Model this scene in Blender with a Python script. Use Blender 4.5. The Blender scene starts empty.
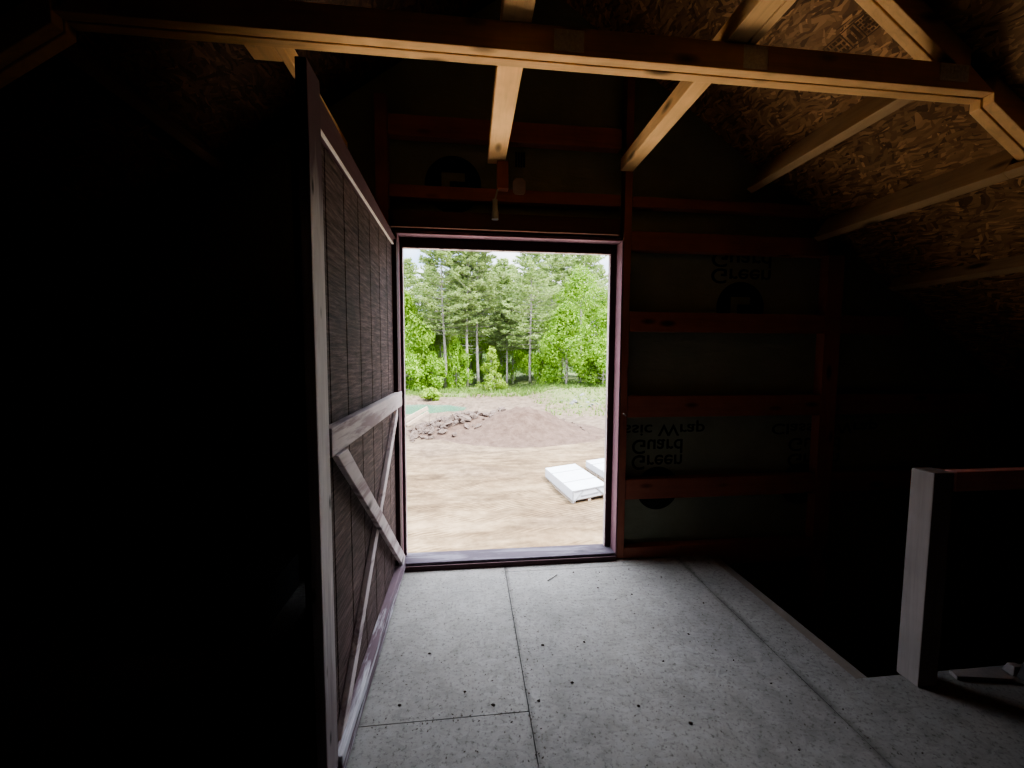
import bpy, bmesh, math, random
from mathutils import Vector, Matrix, noise
C = bpy.context.scene.collection
PI = math.pi
random.seed(7)

# ------------------------------------------------------------------ helpers
class MB:
    """collects verts / faces of one mesh"""
    def __init__(self): self.v = []; self.f = []; self.m = []
    def quad(self, a, b, c, d, mi=0):
        n = len(self.v); self.v += [tuple(a), tuple(b), tuple(c), tuple(d)]
        self.f.append((n, n+1, n+2, n+3)); self.m.append(mi)
    def tri(self, a, b, c, mi=0):
        n = len(self.v); self.v += [tuple(a), tuple(b), tuple(c)]
        self.f.append((n, n+1, n+2)); self.m.append(mi)
    def hexa(self, p, mi=0):           # p: 8 points, bottom ring then top ring
        n = len(self.v); self.v += [tuple(q) for q in p]
        for f in ((3,2,1,0),(4,5,6,7),(0,1,5,4),(1,2,6,5),(2,3,7,6),(3,0,4,7)):
            self.f.append(tuple(n+i for i in f)); self.m.append(mi)
        return self
    def box(self, x0, x1, y0, y1, z0, z1, mi=0):
        return self.hexa([(x0,y0,z0),(x1,y0,z0),(x1,y1,z0),(x0,y1,z0),(x0,y0,z1),(x1,y0,z1),(x1,y1,z1),(x0,y1,z1)], mi)
    def bar(self, a, b, w, t, wdir, mi=0):   # bar from a to b, width w along wdir, thickness t across
        a, b = Vector(a), Vector(b); d = (b-a).normalized()
        w1 = Vector(wdir); w1 = (w1 - d*w1.dot(d)).normalized(); t1 = d.cross(w1)
        w1 = w1*w/2; t1 = t1*t/2
        self.hexa([a-w1-t1, a+w1-t1, a+w1+t1, a-w1+t1, b-w1-t1, b+w1-t1, b+w1+t1, b-w1+t1], mi); return self
    def prism(self, poly, y0, y1, mi=0):      # polygon in xz, extruded along y
        n = len(self.v); k = len(poly)
        self.v += [(x, y0, z) for x, z in poly] + [(x, y1, z) for x, z in poly]
        self.f.append(tuple(range(n, n+k))); self.f.append(tuple(range(n+2*k-1, n+k-1, -1))); self.m += [mi, mi]
        for i in range(k):
            j = (i+1) % k
            self.f.append((n+j, n+i, n+k+i, n+k+j)); self.m.append(mi)
        return self
    def tube(self, pts, rads, seg=8, mi=0):
        pts = [Vector(p) for p in pts]; rings = []
        for i, p in enumerate(pts):
            d = (pts[min(i+1, len(pts)-1)] - pts[max(i-1, 0)]).normalized()
            u = d.cross(Vector((0.13, 0.91, 0.38))).normalized(); w = d.cross(u)
            n = len(self.v)
            for k in range(seg):
                a = 2*PI*k/seg; self.v.append(tuple(p + (u*math.cos(a) + w*math.sin(a))*rads[i]))
            rings.append(n)
        for r0, r1 in zip(rings, rings[1:]):
            for k in range(seg):
                self.f.append((r0+k, r0+(k+1) % seg, r1+(k+1) % seg, r1+k)); self.m.append(mi)
        self.f.append(tuple(rings[0]+k for k in range(seg))[::-1]); self.m.append(mi)
        self.f.append(tuple(rings[-1]+k for k in range(seg))); self.m.append(mi)
        return self

def wloc(o):
    v = Vector((0,0,0))
    while o: v = v + o.location; o = o.parent
    return v

def obj(name, mb, mats, parent=None, bevel=0.0, smooth=False, origin=None):
    me = bpy.data.meshes.new(name)
    if origin is None:
        xs = [v[0] for v in mb.v]; ys = [v[1] for v in mb.v]; zs = [v[2] for v in mb.v]
        origin = Vector(((min(xs)+max(xs))/2, (min(ys)+max(ys))/2, min(zs)))
    origin = Vector(origin)
    me.from_pydata([tuple(Vector(v)-origin) for v in mb.v], [], mb.f)
    if not isinstance(mats, (list, tuple)): mats = [mats]
    for m in mats: me.materials.append(m)
    for p, mi in zip(me.polygons, mb.m): p.material_index = mi; p.use_smooth = smooth
    me.update()
    o = bpy.data.objects.new(name, me); C.objects.link(o)
    if parent: o.parent = parent; o.location = origin - wloc(parent)
    else: o.location = origin
    if bevel:
        b = o.modifiers.new('edge', 'BEVEL'); b.width = bevel; b.segments = 2; b.limit_method = 'ANGLE'
    return o

def tag(o, label, cat, group=None, kind=None):
    o['label'] = label; o['category'] = cat
    if group: o['group'] = group
    if kind: o['kind'] = kind
    return o
def thing(name, label, cat, loc=(0,0,0), group=None):
    o = bpy.data.objects.new(name, None); C.objects.link(o); o.location = loc; o.empty_display_size = .1
    return tag(o, label, cat, group)
def struct(name, mb, mats, parent=None, **k):
    o = obj(name, mb, mats, parent, **k)
    if not parent: o['kind'] = 'structure'
    return o
def dup(root, loc=None, rz=None, sc=None, label=None, group=None):
    r = root.copy(); C.objects.link(r)
    if loc is not None: r.location = loc
    if rz is not None: r.rotation_euler = (0, 0, rz)
    if sc is not None: r.scale = sc if not isinstance(sc, (int, float)) else (sc, sc, sc)
    if label: r['label'] = label
    if group: r['group'] = group
    for ch in list(root.children):
        c = ch.copy(); C.objects.link(c); c.parent = r
    return r

# ------------------------------------------------------------------ materials
class NT:
    def __init__(self, name):
        self.mat = bpy.data.materials.new(name); self.mat.use_nodes = True
        self.t = self.mat.node_tree; self.b = self.t.nodes['Principled BSDF']
        self.b.inputs['Specular IOR Level'].default_value = .25
    def n(self, typ, **kw):
        nd = self.t.nodes.new(typ)
        for k, v in kw.items():
            if hasattr(nd, k) and k not in nd.inputs: setattr(nd, k, v)
            else: nd.inputs[k].default_value = v
        return nd
    def l(self, a, b): self.t.links.new(a, b)
    def coord(self, scale, rot=(0,0,0), rand=True, kind='Object'):
        tc = self.n('ShaderNodeTexCoord'); mp = self.n('ShaderNodeMapping')
        mp.inputs['Scale'].default_value = scale; mp.inputs['Rotation'].default_value = rot
        if rand:
            oi = self.n('ShaderNodeObjectInfo'); ml = self.n('ShaderNodeMath', operation='MULTIPLY'); ml.inputs[1].default_value = 37.
            self.l(oi.outputs['Random'], ml.inputs[0])
            ad = self.n('ShaderNodeVectorMath', operation='ADD'); self.l(tc.outputs[kind], ad.inputs[0]); self.l(ml.outputs[0], ad.inputs[1])
            self.l(ad.outputs[0], mp.inputs['Vector'])
        else: self.l(tc.outputs[kind], mp.inputs['Vector'])
        return mp.outputs[0]
    def noise(self, vec, scale, detail=4, rough=.6, dist=0.):
        nd = self.n('ShaderNodeTexNoise'); nd.inputs['Scale'].default_value = scale
        nd.inputs['Detail'].default_value = detail; nd.inputs['Roughness'].default_value = rough; nd.inputs['Distortion'].default_value = dist
        if vec is not None: self.l(vec, nd.inputs['Vector'])
        return nd.outputs['Fac']
    def ramp(self, fac, stops):
        r = self.n('ShaderNodeValToRGB'); e = r.color_ramp.elements
        while len(e) < len(stops): e.new(.5)
        for q, (p, c) in zip(e, stops):
            q.position = p; q.color = (c if not isinstance(c, (int, float)) else (c,)*3) + ((1,) if not isinstance(c, (int, float)) else (1,)) if not (isinstance(c, tuple) and len(c) == 4) else c
        self.l(fac, r.inputs[0]); return r.outputs[0]
    def mix(self, fac, a, b, blend='MIX'):
        m = self.n('ShaderNodeMix', data_type='RGBA', blend_type=blend)
        for s, i in ((fac, 0), (a, 6), (b, 7)):
            if isinstance(s, (int, float)): m.inputs[i].default_value = s
            elif isinstance(s, tuple): m.inputs[i].default_value = s + (1,) if len(s) == 3 else s
            else: self.l(s, m.inputs[i])
        return m.outputs[2]
    def bump(self, h, strength=.3, dist=.005):
        b = self.n('ShaderNodeBump'); b.inputs['Strength'].default_value = strength; b.inputs['Distance'].default_value = dist
        self.l(h, b.inputs['Height']); self.l(b.outputs[0], self.b.inputs['Normal'])
    def done(self, col, rough=.8):
        if isinstance(col, tuple): self.b.inputs['Base Color'].default_value = col + (1,)
        else: self.l(col, self.b.inputs['Base Color'])
        self.b.inputs['Roughness'].default_value = rough
        return self.mat

def sc(c, k): return tuple(min(1, x*k) for x in c)

def wood(name, col, axis, knots=True, wear=None, rough=.75):
    m = NT(name)
    s = [22, 22, 22]; s[axis] = 1.3
    v = m.coord(tuple(s)); g = m.noise(v, 1.6, 5, .65, .8)
    c = m.ramp(g, [(.25, sc(col, .62)), (.5, col), (.75, sc(col, 1.22))])
    big = m.noise(m.coord((1.5,)*3), 2.2, 3)
    c = m.mix(.6, c, m.ramp(big, [(.3, sc(col, .7)), (.7, sc(col, 1.15))]))
    if knots:
        ks = [7, 7, 7]; ks[axis] = 2.6
        vo = m.n('ShaderNodeTexVoronoi'); m.l(m.coord(tuple(ks)), vo.inputs['Vector']); vo.inputs['Scale'].default_value = 1
        k = m.ramp(vo.outputs['Distance'], [(.08, (1,1,1)), (.2, (0,0,0))])
        c = m.mix(k, c, sc(col, .22))
    if wear is not None:
        ws = [14, 14, 14]; ws[axis] = 1.6
        w = m.ramp(m.noise(m.coord(tuple(ws)), 1.0, 5, .7, .4), [(.50, (0,0,0)), (.62, (1,1,1))])
        c = m.mix(w, c, wear)
    m.bump(g, .25, .003)
    return m.done(c, rough)

def plain(name, col, rough=.7, var=.15, metal=0., scale=8):
    m = NT(name); c = m.ramp(m.noise(m.coord((1,1,1)), scale, 4), [(.3, sc(col, 1-var)), (.7, sc(col, 1+var))])
    m.b.inputs['Metallic'].default_value = metal
    return m.done(c, rough)

def osb(name, base, ax=(1,2), floor=False):
    """oriented strand board: strands at several angles in the sheet's own plane"""
    m = NT(name)
    tc = m.n('ShaderNodeTexCoord'); sp = m.n('ShaderNodeSeparateXYZ'); m.l(tc.outputs['Object'], sp.inputs[0])
    cb = m.n('ShaderNodeCombineXYZ'); m.l(sp.outputs[ax[0]], cb.inputs[0]); m.l(sp.outputs[ax[1]], cb.inputs[1])
    warp = m.n('ShaderNodeTexNoise'); warp.inputs['Scale'].default_value = 5; m.l(cb.outputs[0], warp.inputs['Vector'])
    wv = m.n('ShaderNodeVectorMath', operation='MULTIPLY_ADD'); m.l(warp.outputs['Color'], wv.inputs[0]); wv.inputs[1].default_value = (.12,.12,0); m.l(cb.outputs[0], wv.inputs[2])
    cols = []
    for i, (ang, sx, sy) in enumerate(((.25, 11, 55), (-.6, 13, 62), (1.0, 14, 60), (-.1, 19, 90))):
        mp = m.n('ShaderNodeMapping', vector_type='TEXTURE'); mp.inputs['Rotation'].default_value = (0,0,ang); mp.inputs['Scale'].default_value = (1/sx, 1/sy, 1); mp.inputs['Location'].default_value = (.37*i, .21*i, 0)
        m.l(wv.outputs[0], mp.inputs[0])
        vo = m.n('ShaderNodeTexVoronoi', voronoi_dimensions='2D'); vo.inputs['Scale'].default_value = 1; m.l(mp.outputs[0], vo.inputs['Vector'])
        s2 = m.n('ShaderNodeSeparateColor'); m.l(vo.outputs['Color'], s2.inputs[0]); cols.append((s2.outputs[0], s2.outputs[1], vo.outputs['Distance']))
    val = cols[0][0]
    for (r, g, d) in cols[1:]:
        st = m.n('ShaderNodeMath', operation='GREATER_THAN'); m.l(g, st.inputs[0]); st.inputs[1].default_value = .55
        mx = m.n('ShaderNodeMix', data_type='FLOAT'); m.l(st.outputs[0], mx.inputs[0]); m.l(val, mx.inputs[2]); m.l(r, mx.inputs[3]); val = mx.outputs[0]
    if floor:
        c = m.ramp(val, [(0., sc(base, .86)), (.25, sc(base, .96)), (.8, base), (1, sc(base, 1.06))])
        n1 = m.noise(m.coord((1,1,1), rand=False), 1.7, 6, .65); n2 = m.noise(m.coord((1,1,1), rand=False), 55, 3, .8)
        n3 = m.noise(m.coord((1,1,1), rand=False), 9, 5, .7)
        c = m.mix(1., c, m.ramp(n1, [(.3, (.74,.735,.73)), (.65, (1.06,1.06,1.05))]), 'MULTIPLY')
        sx = m.n('ShaderNodeSeparateXYZ'); m.l(m.n('ShaderNodeTexCoord').outputs['Object'], sx.inputs[0])
        def band(x0, wd, amt):
            nonlocal c
            a = m.n('ShaderNodeMath', operation='SUBTRACT'); m.l(sx.outputs[0], a.inputs[0]); a.inputs[1].default_value = x0
            wn = m.n('ShaderNodeMath', operation='MULTIPLY_ADD'); m.l(m.noise(m.coord((1,1,1), rand=False), 6, 5, .7), wn.inputs[0]); wn.inputs[1].default_value = wd*1.6; m.l(a.outputs[0], wn.inputs[2])
            a1 = m.n('ShaderNodeMath', operation='SUBTRACT'); m.l(wn.outputs[0], a1.inputs[0]); a1.inputs[1].default_value = wd*.8
            b = m.n('ShaderNodeMath', operation='ABSOLUTE'); m.l(a1.outputs[0], b.inputs[0])
            d = m.n('ShaderNodeMath', operation='DIVIDE'); m.l(b.outputs[0], d.inputs[0]); d.inputs[1].default_value = wd
            k = m.ramp(d.outputs[0], [(.1, (amt,)*3), (1., (0,0,0))])
            blot = m.ramp(m.noise(m.coord((1.5,.8,1), rand=False), 2.6, 4, .7), [(.36, (.25,.25,.25)), (.6, (1,1,1))])
            k2 = m.mix(1., k, blot, 'MULTIPLY')
            c = m.mix(k2, c, (.10,.09,.08))
        band(.255, .02, .75); band(1.55, .035, .9)
        c = m.mix(1., c, m.ramp(n3, [(.3, (.84,.83,.82)), (.6, (1.02,1.02,1.03))]), 'MULTIPLY')
        c = m.mix(1., c, m.ramp(n2, [(.30, (.40,.39,.37)), (.47, (1,1,1))]), 'MULTIPLY')
    else:
        c = m.ramp(val, [(0, sc(base, .35)), (.35, sc(base, .7)), (.75, base), (.93, sc(base, 1.35)), (1, sc(base, 1.8))])
        n1 = m.noise(m.coord((1,1,1), rand=False), 2.2, 3); c = m.mix(1., c, m.ramp(n1, [(.3, (.75,.7,.66)), (.7, (1.1,1.1,1.1))]), 'MULTIPLY')
    m.bump(val, .25, .004)
    return m.done(c, .75)

TAN = (.86, .50, .22); RED = (.40, .155, .105)
M = {}
for a, ax in enumerate('xyz'):
    M['pine_'+ax] = wood('pine_lumber_'+ax, TAN, a)
    M['red_'+ax] = wood('reddish_lumber_'+ax, RED, a)
    M['purple_'+ax] = wood('dark_purple_stained_wood_'+ax, (.115, .058, .066), a, rough=.6)
    M['weather_'+ax] = wood('weathered_purple_wood_'+ax, (.58, .49, .48), a, wear=(.30, .22, .225))
M['sill'] = wood('purple_sill_wood', (.085, .066, .085), 0, wear=(.17,.15,.18))
M['brown_x'] = wood('dark_brown_lumber_x', (.15, .075, .05), 0)
M['gray_z'] = wood('grey_post_wood', (.29, .245, .225), 2, knots=False)
M['dark_z'] = wood('dark_stained_wood', (.06, .03, .033), 2)
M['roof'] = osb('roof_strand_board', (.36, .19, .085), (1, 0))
M['floor'] = osb('worn_floor_board', (.292, .276, .258), (0, 1), True)
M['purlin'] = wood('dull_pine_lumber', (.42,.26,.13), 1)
M['shaded_y'] = wood('shaded_lumber_y', (.14,.08,.045), 1)  # left purlin: shade darkened into the wood colour
M['plate'] = plain('galvanised_plate', (.95, .80, .62), .6, .15, 0., 90)
M['metal'] = plain('dull_metal', (.5, .52, .5), .35, .15, .8)
M['paper'] = plain('pale_paper', (.46, .36, .33), .9)
M['ink'] = plain('dark_ink', (.02, .025, .02), .9)
M['seam'] = plain('dark_gap', (.10, .095, .09), .95)
M['white'] = plain('white_wrap_film', (.50, .52, .56), .35, .06, scale=3)
M['pallet'] = plain('grey_pallet_wood', (.33, .27, .22), .85)
M['strap'] = plain('grey_strap', (.30, .31, .33), .5)
M['chip'] = plain('dark_debris', (.06, .045, .035), .95, .4)
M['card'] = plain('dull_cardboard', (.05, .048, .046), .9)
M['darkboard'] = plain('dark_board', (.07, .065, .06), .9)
M['cladding'] = plain('dark_red_cladding', (.16, .05, .05), .8)

def wrap_mat():
    m = NT('green_house_wrap'); n1 = m.noise(m.coord((1,1,1), rand=False), 3, 4)
    c = m.ramp(n1, [(.3, (.25,.27,.195)), (.7, (.33,.345,.255))]); m.bump(m.noise(m.coord((1,.6,3), rand=False), 5, 5, .6, .5), .5, .02)
    return m.done(c, .6)
M['wrap'] = wrap_mat()
def siding_mat():
    m = NT('rough_sawn_siding'); v = m.coord((3, 5, 60), rand=False); g = m.noise(v, 1.6, 4, .7, .2)
    big = m.noise(m.coord((1,2,1.5), rand=False), 2.5, 4)
    c = m.ramp(g, [(.3, (.026,.014,.014)), (.5, (.088,.052,.048)), (.72, (.19,.13,.118))])
    c = m.mix(1., c, m.ramp(big, [(.3, (.7,.7,.7)), (.7, (1.15,1.1,1.1))]), 'MULTIPLY'); m.bump(g, .6, .006)
    return m.done(c, .8)
M['siding'] = siding_mat()
def ground_mat():
    m = NT('sandy_yard_ground'); at = m.n('ShaderNodeAttribute', attribute_name='cover'); sp = m.n('ShaderNodeSeparateColor'); m.l(at.outputs['Color'], sp.inputs[0])
    co = m.coord((1,1,1), rand=False)
    n1 = m.noise(co, .35, 6, .65); n2 = m.noise(co, 3., 5, .7); n3 = m.noise(m.coord((.5, 1.6, 1), (0,0,-.5), rand=False), 1.1, 5, .65, .6)
    sand = m.ramp(n1, [(.3, (.105,.07,.04)), (.5, (.155,.112,.068)), (.7, (.225,.172,.112))])
    sand = m.mix(1., sand, m.ramp(n3, [(.32, (.48,.43,.38)), (.6, (1.18,1.16,1.12))]), 'MULTIPLY')
    sand = m.mix(1., sand, m.ramp(n2, [(.3, (.66,.64,.62)), (.65, (1.15,1.15,1.15))]), 'MULTIPLY')
    # tyre tread prints in bands
    wv = m.n('ShaderNodeTexWave'); wv.inputs['Scale'].default_value = 2.6; wv.inputs['Distortion'].default_value = 1.6; wv.inputs['Detail'].default_value = 2
    m.l(m.coord((1,1,1), (0,0,1.15), rand=False), wv.inputs['Vector'])
    band = m.ramp(m.noise(m.coord((.28, 1.5, 1), (0,0,.35), rand=False), .8, 2), [(.48, (0,0,0)), (.58, (1,1,1))])
    tr = m.mix(band, (1,1,1), m.ramp(wv.outputs['Fac'], [(.3, (.62,.59,.56)), (.6, (1.1,1.1,1.08))]))
    sand = m.mix(1., sand, tr, 'MULTIPLY')
    earth = m.ramp(n2, [(.34, (.05,.034,.024)), (.62, (.17,.125,.092))])
    grass = m.ramp(n2, [(.3, (.06,.10,.025)), (.7, (.15,.175,.065))])
    c = m.mix(sp.outputs[0], sand, earth); c = m.mix(sp.outputs[1], c, grass)
    c = m.mix(sp.outputs[2], c, m.ramp(n2, [(.3, (.60,.53,.43)), (.7, (.78,.71,.60))]))  # pale apron added out of view to bounce light onto beam and ceiling
    ad = m.n('ShaderNodeMath', operation='ADD'); m.l(n2, ad.inputs[0]); m.l(wv.outputs['Fac'], ad.inputs[1]); m.bump(n2, .6, .06)
    return m.done(c, .95)
M['ground'] = ground_mat()
def earth_mat(name, a, b):
    m = NT(name); n2 = m.noise(m.coord((1,1,1), rand=False), 2.5, 6, .75)
    m.bump(n2, .9, .12); return m.done(m.ramp(n2, [(.3, a), (.7, b)]), .95)
M['earth'] = earth_mat('reddish_loose_earth', (.055,.033,.024), (.135,.09,.068))
M['rock'] = earth_mat('pinkish_grey_rock', (.07,.047,.037), (.19,.145,.122))
M['palerock'] = earth_mat('pale_grey_rock', (.17,.165,.155), (.27,.265,.26))
def water_mat():
    m = NT('green_pond_water'); n = m.noise(m.coord((1,1,1), rand=False), 4, 3); m.bump(n, .1, .02)
    return m.done((.06,.13,.09), .25)
M['water'] = water_mat()
def leaf_mat(name, a, b, trans=.35):
    m = NT(name); oi = m.n('ShaderNodeObjectInfo')
    n1 = m.noise(m.coord((1,1,1)), 1.4, 3); c = m.ramp(n1, [(.32, a), (.68, b)])
    hs = m.n('ShaderNodeHueSaturation'); m.l(c, hs.inputs['Color'])
    mr = m.n('ShaderNodeMapRange'); m.l(oi.outputs['Random'], mr.inputs[0]); mr.inputs[3].default_value = .8; mr.inputs[4].default_value = 1.2; m.l(mr.outputs[0], hs.inputs['Value'])
    m.done(hs.outputs[0], .6)
    tr = m.n('ShaderNodeBsdfTranslucent'); m.l(hs.outputs[0], tr.inputs['Color'])
    mx = m.n('ShaderNodeMixShader'); mx.inputs[0].default_value = trans
    m.l(m.b.outputs[0], mx.inputs[1]); m.l(tr.outputs[0], mx.inputs[2]); m.l(mx.outputs[0], m.t.nodes['Material Output'].inputs[0])
    return m.mat
M['needle'] = leaf_mat('pale_pine_needles', (.21,.30,.10), (.44,.54,.22))
M['leaf'] = leaf_mat('bright_green_leaves', (.11,.23,.022), (.30,.48,.055))
M['youngleaf'] = leaf_mat('yellow_green_leaves', (.18,.31,.03), (.36,.48,.08))
M['grass'] = leaf_mat('green_grass_blades', (.09,.17,.03), (.21,.29,.075))
M['bark'] = wood('grey_pine_bark', (.36,.32,.29), 2, knots=False)

# ------------------------------------------------------------------ camera
cam = bpy.data.cameras.new('camera'); cam.sensor_width = 36; cam.lens = 36*400/1024; cam.clip_start = .05; cam.clip_end = 2000
co = bpy.data.objects.new('camera', cam); C.objects.link(co)
yw, pt, rl = math.radians(-6.2), math.radians(4.0), math.radians(-.25)
fwd = Vector((-math.sin(yw)*math.cos(pt), math.cos(yw)*math.cos(pt), -math.sin(pt)))
right = Vector((math.cos(yw), math.sin(yw), 0)); down = fwd.cross(right)
r2 = math.cos(rl)*right + math.sin(rl)*down; d2 = -math.sin(rl)*right + math.cos(rl)*down
co.matrix_world = Matrix(((r2.x, -d2.x, -fwd.x, 0), (r2.y, -d2.y, -fwd.y, 0), (r2.z, -d2.z, -fwd.z, 1.5), (0,0,0,1)))
bpy.context.scene.camera = co

# ------------------------------------------------------------------ the loft: shell
XR, GZ = .45, -2.8                      # ridge x, ground z
def rz(x): return 2.64 - .70*(abs(x-XR)-1.85)      # underside of the rafters
def sh(x): return rz(x) + .12                       # underside of the sheathing
WI, WO = 2.84, 2.90                     # front wall: wrap face, outer face
XE = 5.75
# floor: sheets with fine gaps
fl = MB()
g = .0018
def sheet(x0, x1, y0, y1, dz=0): fl.box(x0+g, x1-g, y0+g, y1-g, -.02, dz)
for x0, x1, off in ((-5.7,-2.19,0), (-2.19,-.97,.6), (-.97,.25,0), (.25,1.545,1.1)):
    ys = [-5.9, -3.3+off, -.86+off, 1.575+off, 2.80]
    for a, b in zip(ys, ys[1:]): 
        if b > a+.05: sheet(x0, x1, a, min(b, 2.8))
sheet(1.545, 1.80, -.4, 2.80, -.001); sheet(1.545, 5.7, -5.9, -.4); sheet(1.797, 5.7, -.4, 1.59, -.001)
fl.box(-5.7, 1.79, 1.59, 2.80, -.25, -.021, 1); fl.box(-5.7, 5.7, -5.9, 1.585, -.25, -.021, 1)
struct('floor', fl, [M['floor'], M['seam']], origin=(0,0,0))
# front gable wall with the door opening
L, R_, ZB, ZT = -.475, 1.08, .03, 2.335
wf = MB()
wf.prism([(-XE, GZ), (L, GZ), (L, sh(L)), (-XE, sh(-XE))], WI, WO)
wf.prism([(R_, GZ), (XE+.9, GZ), (XE+.9, sh(XE+.9)), (R_, sh(R_))], WI, WO)
wf.prism([(L, ZT), (R_, ZT), (R_, sh(R_)), (XR, sh(XR)), (L, sh(L))], WI, WO)
wf.prism([(L, GZ), (R_, GZ), (R_, ZB-.05), (L, ZB-.05)], WI, WO)
wall = struct('wall_front', wf, M['wrap'], origin=(0, WI, 0))
cl = MB()
cl.prism([(-XE, GZ), (L, GZ), (L, sh(L)), (-XE, sh(-XE))], WO, WO+.02)
cl.prism([(R_, GZ), (XE+.9, GZ), (XE+.9, sh(XE+.9)), (R_, sh(R_))], WO, WO+.02)
cl.prism([(L, ZT), (R_, ZT), (R_, sh(R_)), (XR, sh(XR)), (L, sh(L))], WO, WO+.02)
cl.prism([(L, GZ), (R_, GZ), (R_, ZB-.05), (L, ZB-.05)], WO, WO+.02)
struct('outer_cladding', cl, M['cladding'], wall)
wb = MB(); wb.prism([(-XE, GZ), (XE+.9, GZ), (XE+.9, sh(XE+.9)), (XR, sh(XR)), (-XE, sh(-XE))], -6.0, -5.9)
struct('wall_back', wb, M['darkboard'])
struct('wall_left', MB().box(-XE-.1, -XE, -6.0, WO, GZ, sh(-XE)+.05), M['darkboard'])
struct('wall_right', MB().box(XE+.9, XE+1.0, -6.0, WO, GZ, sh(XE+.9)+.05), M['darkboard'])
struct('ceiling', MB().prism([(XR, sh(XR)), (XE+1.2, sh(XE+1.2)), (XE+1.2, sh(XE+1.2)+.06), (XR, sh(XR)+.06)], -6.1, WO+.05), M['roof'], origin=(0,0,0))
cw = struct('ceiling.001', MB().prism([(XR, sh(XR)), (XR, sh(XR)+.06), (-XE-.3, sh(-XE-.3)+.06), (-XE-.3, sh(-XE-.3))], -6.1, WO+.05), osb('shaded_roof_board', (.10, .05, .026), (1, 0)), origin=(0,0,0))  # shade on the left slope is put into this darker board colour
# printing on the house wrap: seen through it, upside down
def printed(txt, x0, x1, ztop, zbot, y=WI-.004):
    cu = bpy.data.curves.new('lettering', 'FONT'); cu.body = txt; cu.size = 1; cu.offset = .010
    to = bpy.data.objects.new('lettering', cu); C.objects.link(to)
    bpy.context.view_layer.update()
    me = bpy.data.meshes.new_from_object(to.evaluated_get(bpy.context.evaluated_depsgraph_get()))
    bpy.data.objects.remove(to)
    xs = [v.co.x for v in me.vertices]; ys = [v.co.y for v in me.vertices]
    o = bpy.data.objects.new('printed_lettering', me); C.objects.link(o); o.parent = wall
    for v in me.vertices:       # vertical flip
        u = (v.co.x-min(xs))/(max(xs)-min(xs)); w = (v.co.y-min(ys))/(max(ys)-min(ys))
        v.co = Vector((x0+u*(x1-x0), y-WI, ztop-w*(ztop-zbot)))
    me.materials.clear(); me.materials.append(M['ink'])
def emblem(cx, cz, r):
    d = MB(); n = 40
    for k in range(n):           # disc with a light stepped notch left open
        a0, a1 = 2*PI*k/n, 2*PI*(k+1)/n
        p0 = (math.cos(a0), math.sin(a0)); p1 = (math.cos(a1), math.sin(a1))
        def inner(p):
            t = .42/max(abs(p[0]), abs(p[1])); return (p[0]*t, p[1]*t)
        q0, q1 = inner(p0), inner(p1)
        d.quad(*[(cx+r*x, WI-.004, cz+r*z) for x, z in (p0, p1, q1, q0)])
    d.quad(*[(cx+r*x, WI-.004, cz+r*z) for x, z in ((-.12,-.43), (.43,-.43), (.43,.12), (-.12,.12))])
    obj('printed_emblem', d, M['ink'], wall)
printed('Guard', 1.79, 2.265, 2.275, 2.165); printed('Green', 1.79, 2.265, 2.155, 2.045); emblem(2.03, 1.87, .19)
printed('ssic Wrap', 1.15, 1.783, 1.02, .905); printed('Guard', 1.213, 1.61, .88, .77); printed('Green', 1.213, 1.61, .762, .65); emblem(1.42, .505, .165)
printed('Classic Wrap', 2.338, 3.25, 1.01, .90); printed('Guard', 2.485, 2.93, .87, .765); printed('Green', 2.485, 2.93, .745, .64); emblem(2.60, .505, .165)
emblem(-.10, 2.66, .19); pass
bl = MB()
for k in range(4): bl.quad(*[(x, WI-.004, z) for x, z in ((.325+.018*k, 2.80), (.337+.018*k, 2.80), (.337+.018*k, 2.90), (.325+.018*k, 2.90))])
obj('printed_bars', bl, M['ink'], wall)

# ------------------------------------------------------------------ framing on the front wall
def timber(name, mb, mat, label, cat, group=None, bevel=.003, kind=None):
    return tag(obj(name, mb, mat, bevel=bevel), label, cat, group)
GY0, GY1 = 2.765, 2.838
def clipx(z): return XR + 1.85 + (2.64-z)/.70 - .06     # x where the rafter line meets height z
girts = [(2.25, 2.38, 'reddish wall girt level with the top of the doorway, right side'),
         (1.68, 1.82, 'reddish wall girt crossing the printed round emblem, right of the doorway'),
         (1.06, 1.215, 'reddish wall girt at door handle height right of the doorway'),
         (.45, .60, 'reddish wall girt below the lower printed lettering, right of the doorway'),
         (2.545, 2.615, 'narrow reddish wall girt just under the joist end, right of the doorway')]
for z0, z1, lb in girts:
    timber('wall_girt', MB().box(1.142, 2.665, GY0, GY1, z0, z1), M['red_x'], lb, 'wall girt')
for z0, z1, lb in [(1.68, 1.82, 'reddish upper girt in the dark corner right of the far stud'), (1.06, 1.215, 'reddish middle girt in the dark corner right of the far stud'), (.45, .60, 'reddish low girt in the dark corner right of the far stud')]:
    timber('wall_girt', MB().box(2.81, min(clipx(z1)-.05, 5.2), GY0+.02, GY1, z0, z1), M['red_x'], lb, 'wall girt')
timber('wall_girt', MB().box(-.515, 1.055, GY0, GY1, 2.54, 2.62), M['red_x'], 'narrow reddish girt above the doorway, second board over the opening', 'wall girt')
timber('wall_girt', MB().box(-.515, 1.055, GY0, GY1, 2.93, 3.06), M['red_x'], 'wide reddish girt high above the doorway behind the joists', 'wall girt')
timber('door_header', MB().box(-.515, 1.055, GY0-.01, GY1, 2.345, 2.455), M['brown_x'], 'dark brown header board directly above the doorway', 'header')
timber('wall_stud', MB().box(1.086, 1.14, GY0, GY1, .005, rz(1.13)-.02), M['red_z'], 'tall reddish stud along the right side of the doorway', 'stud')
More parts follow.
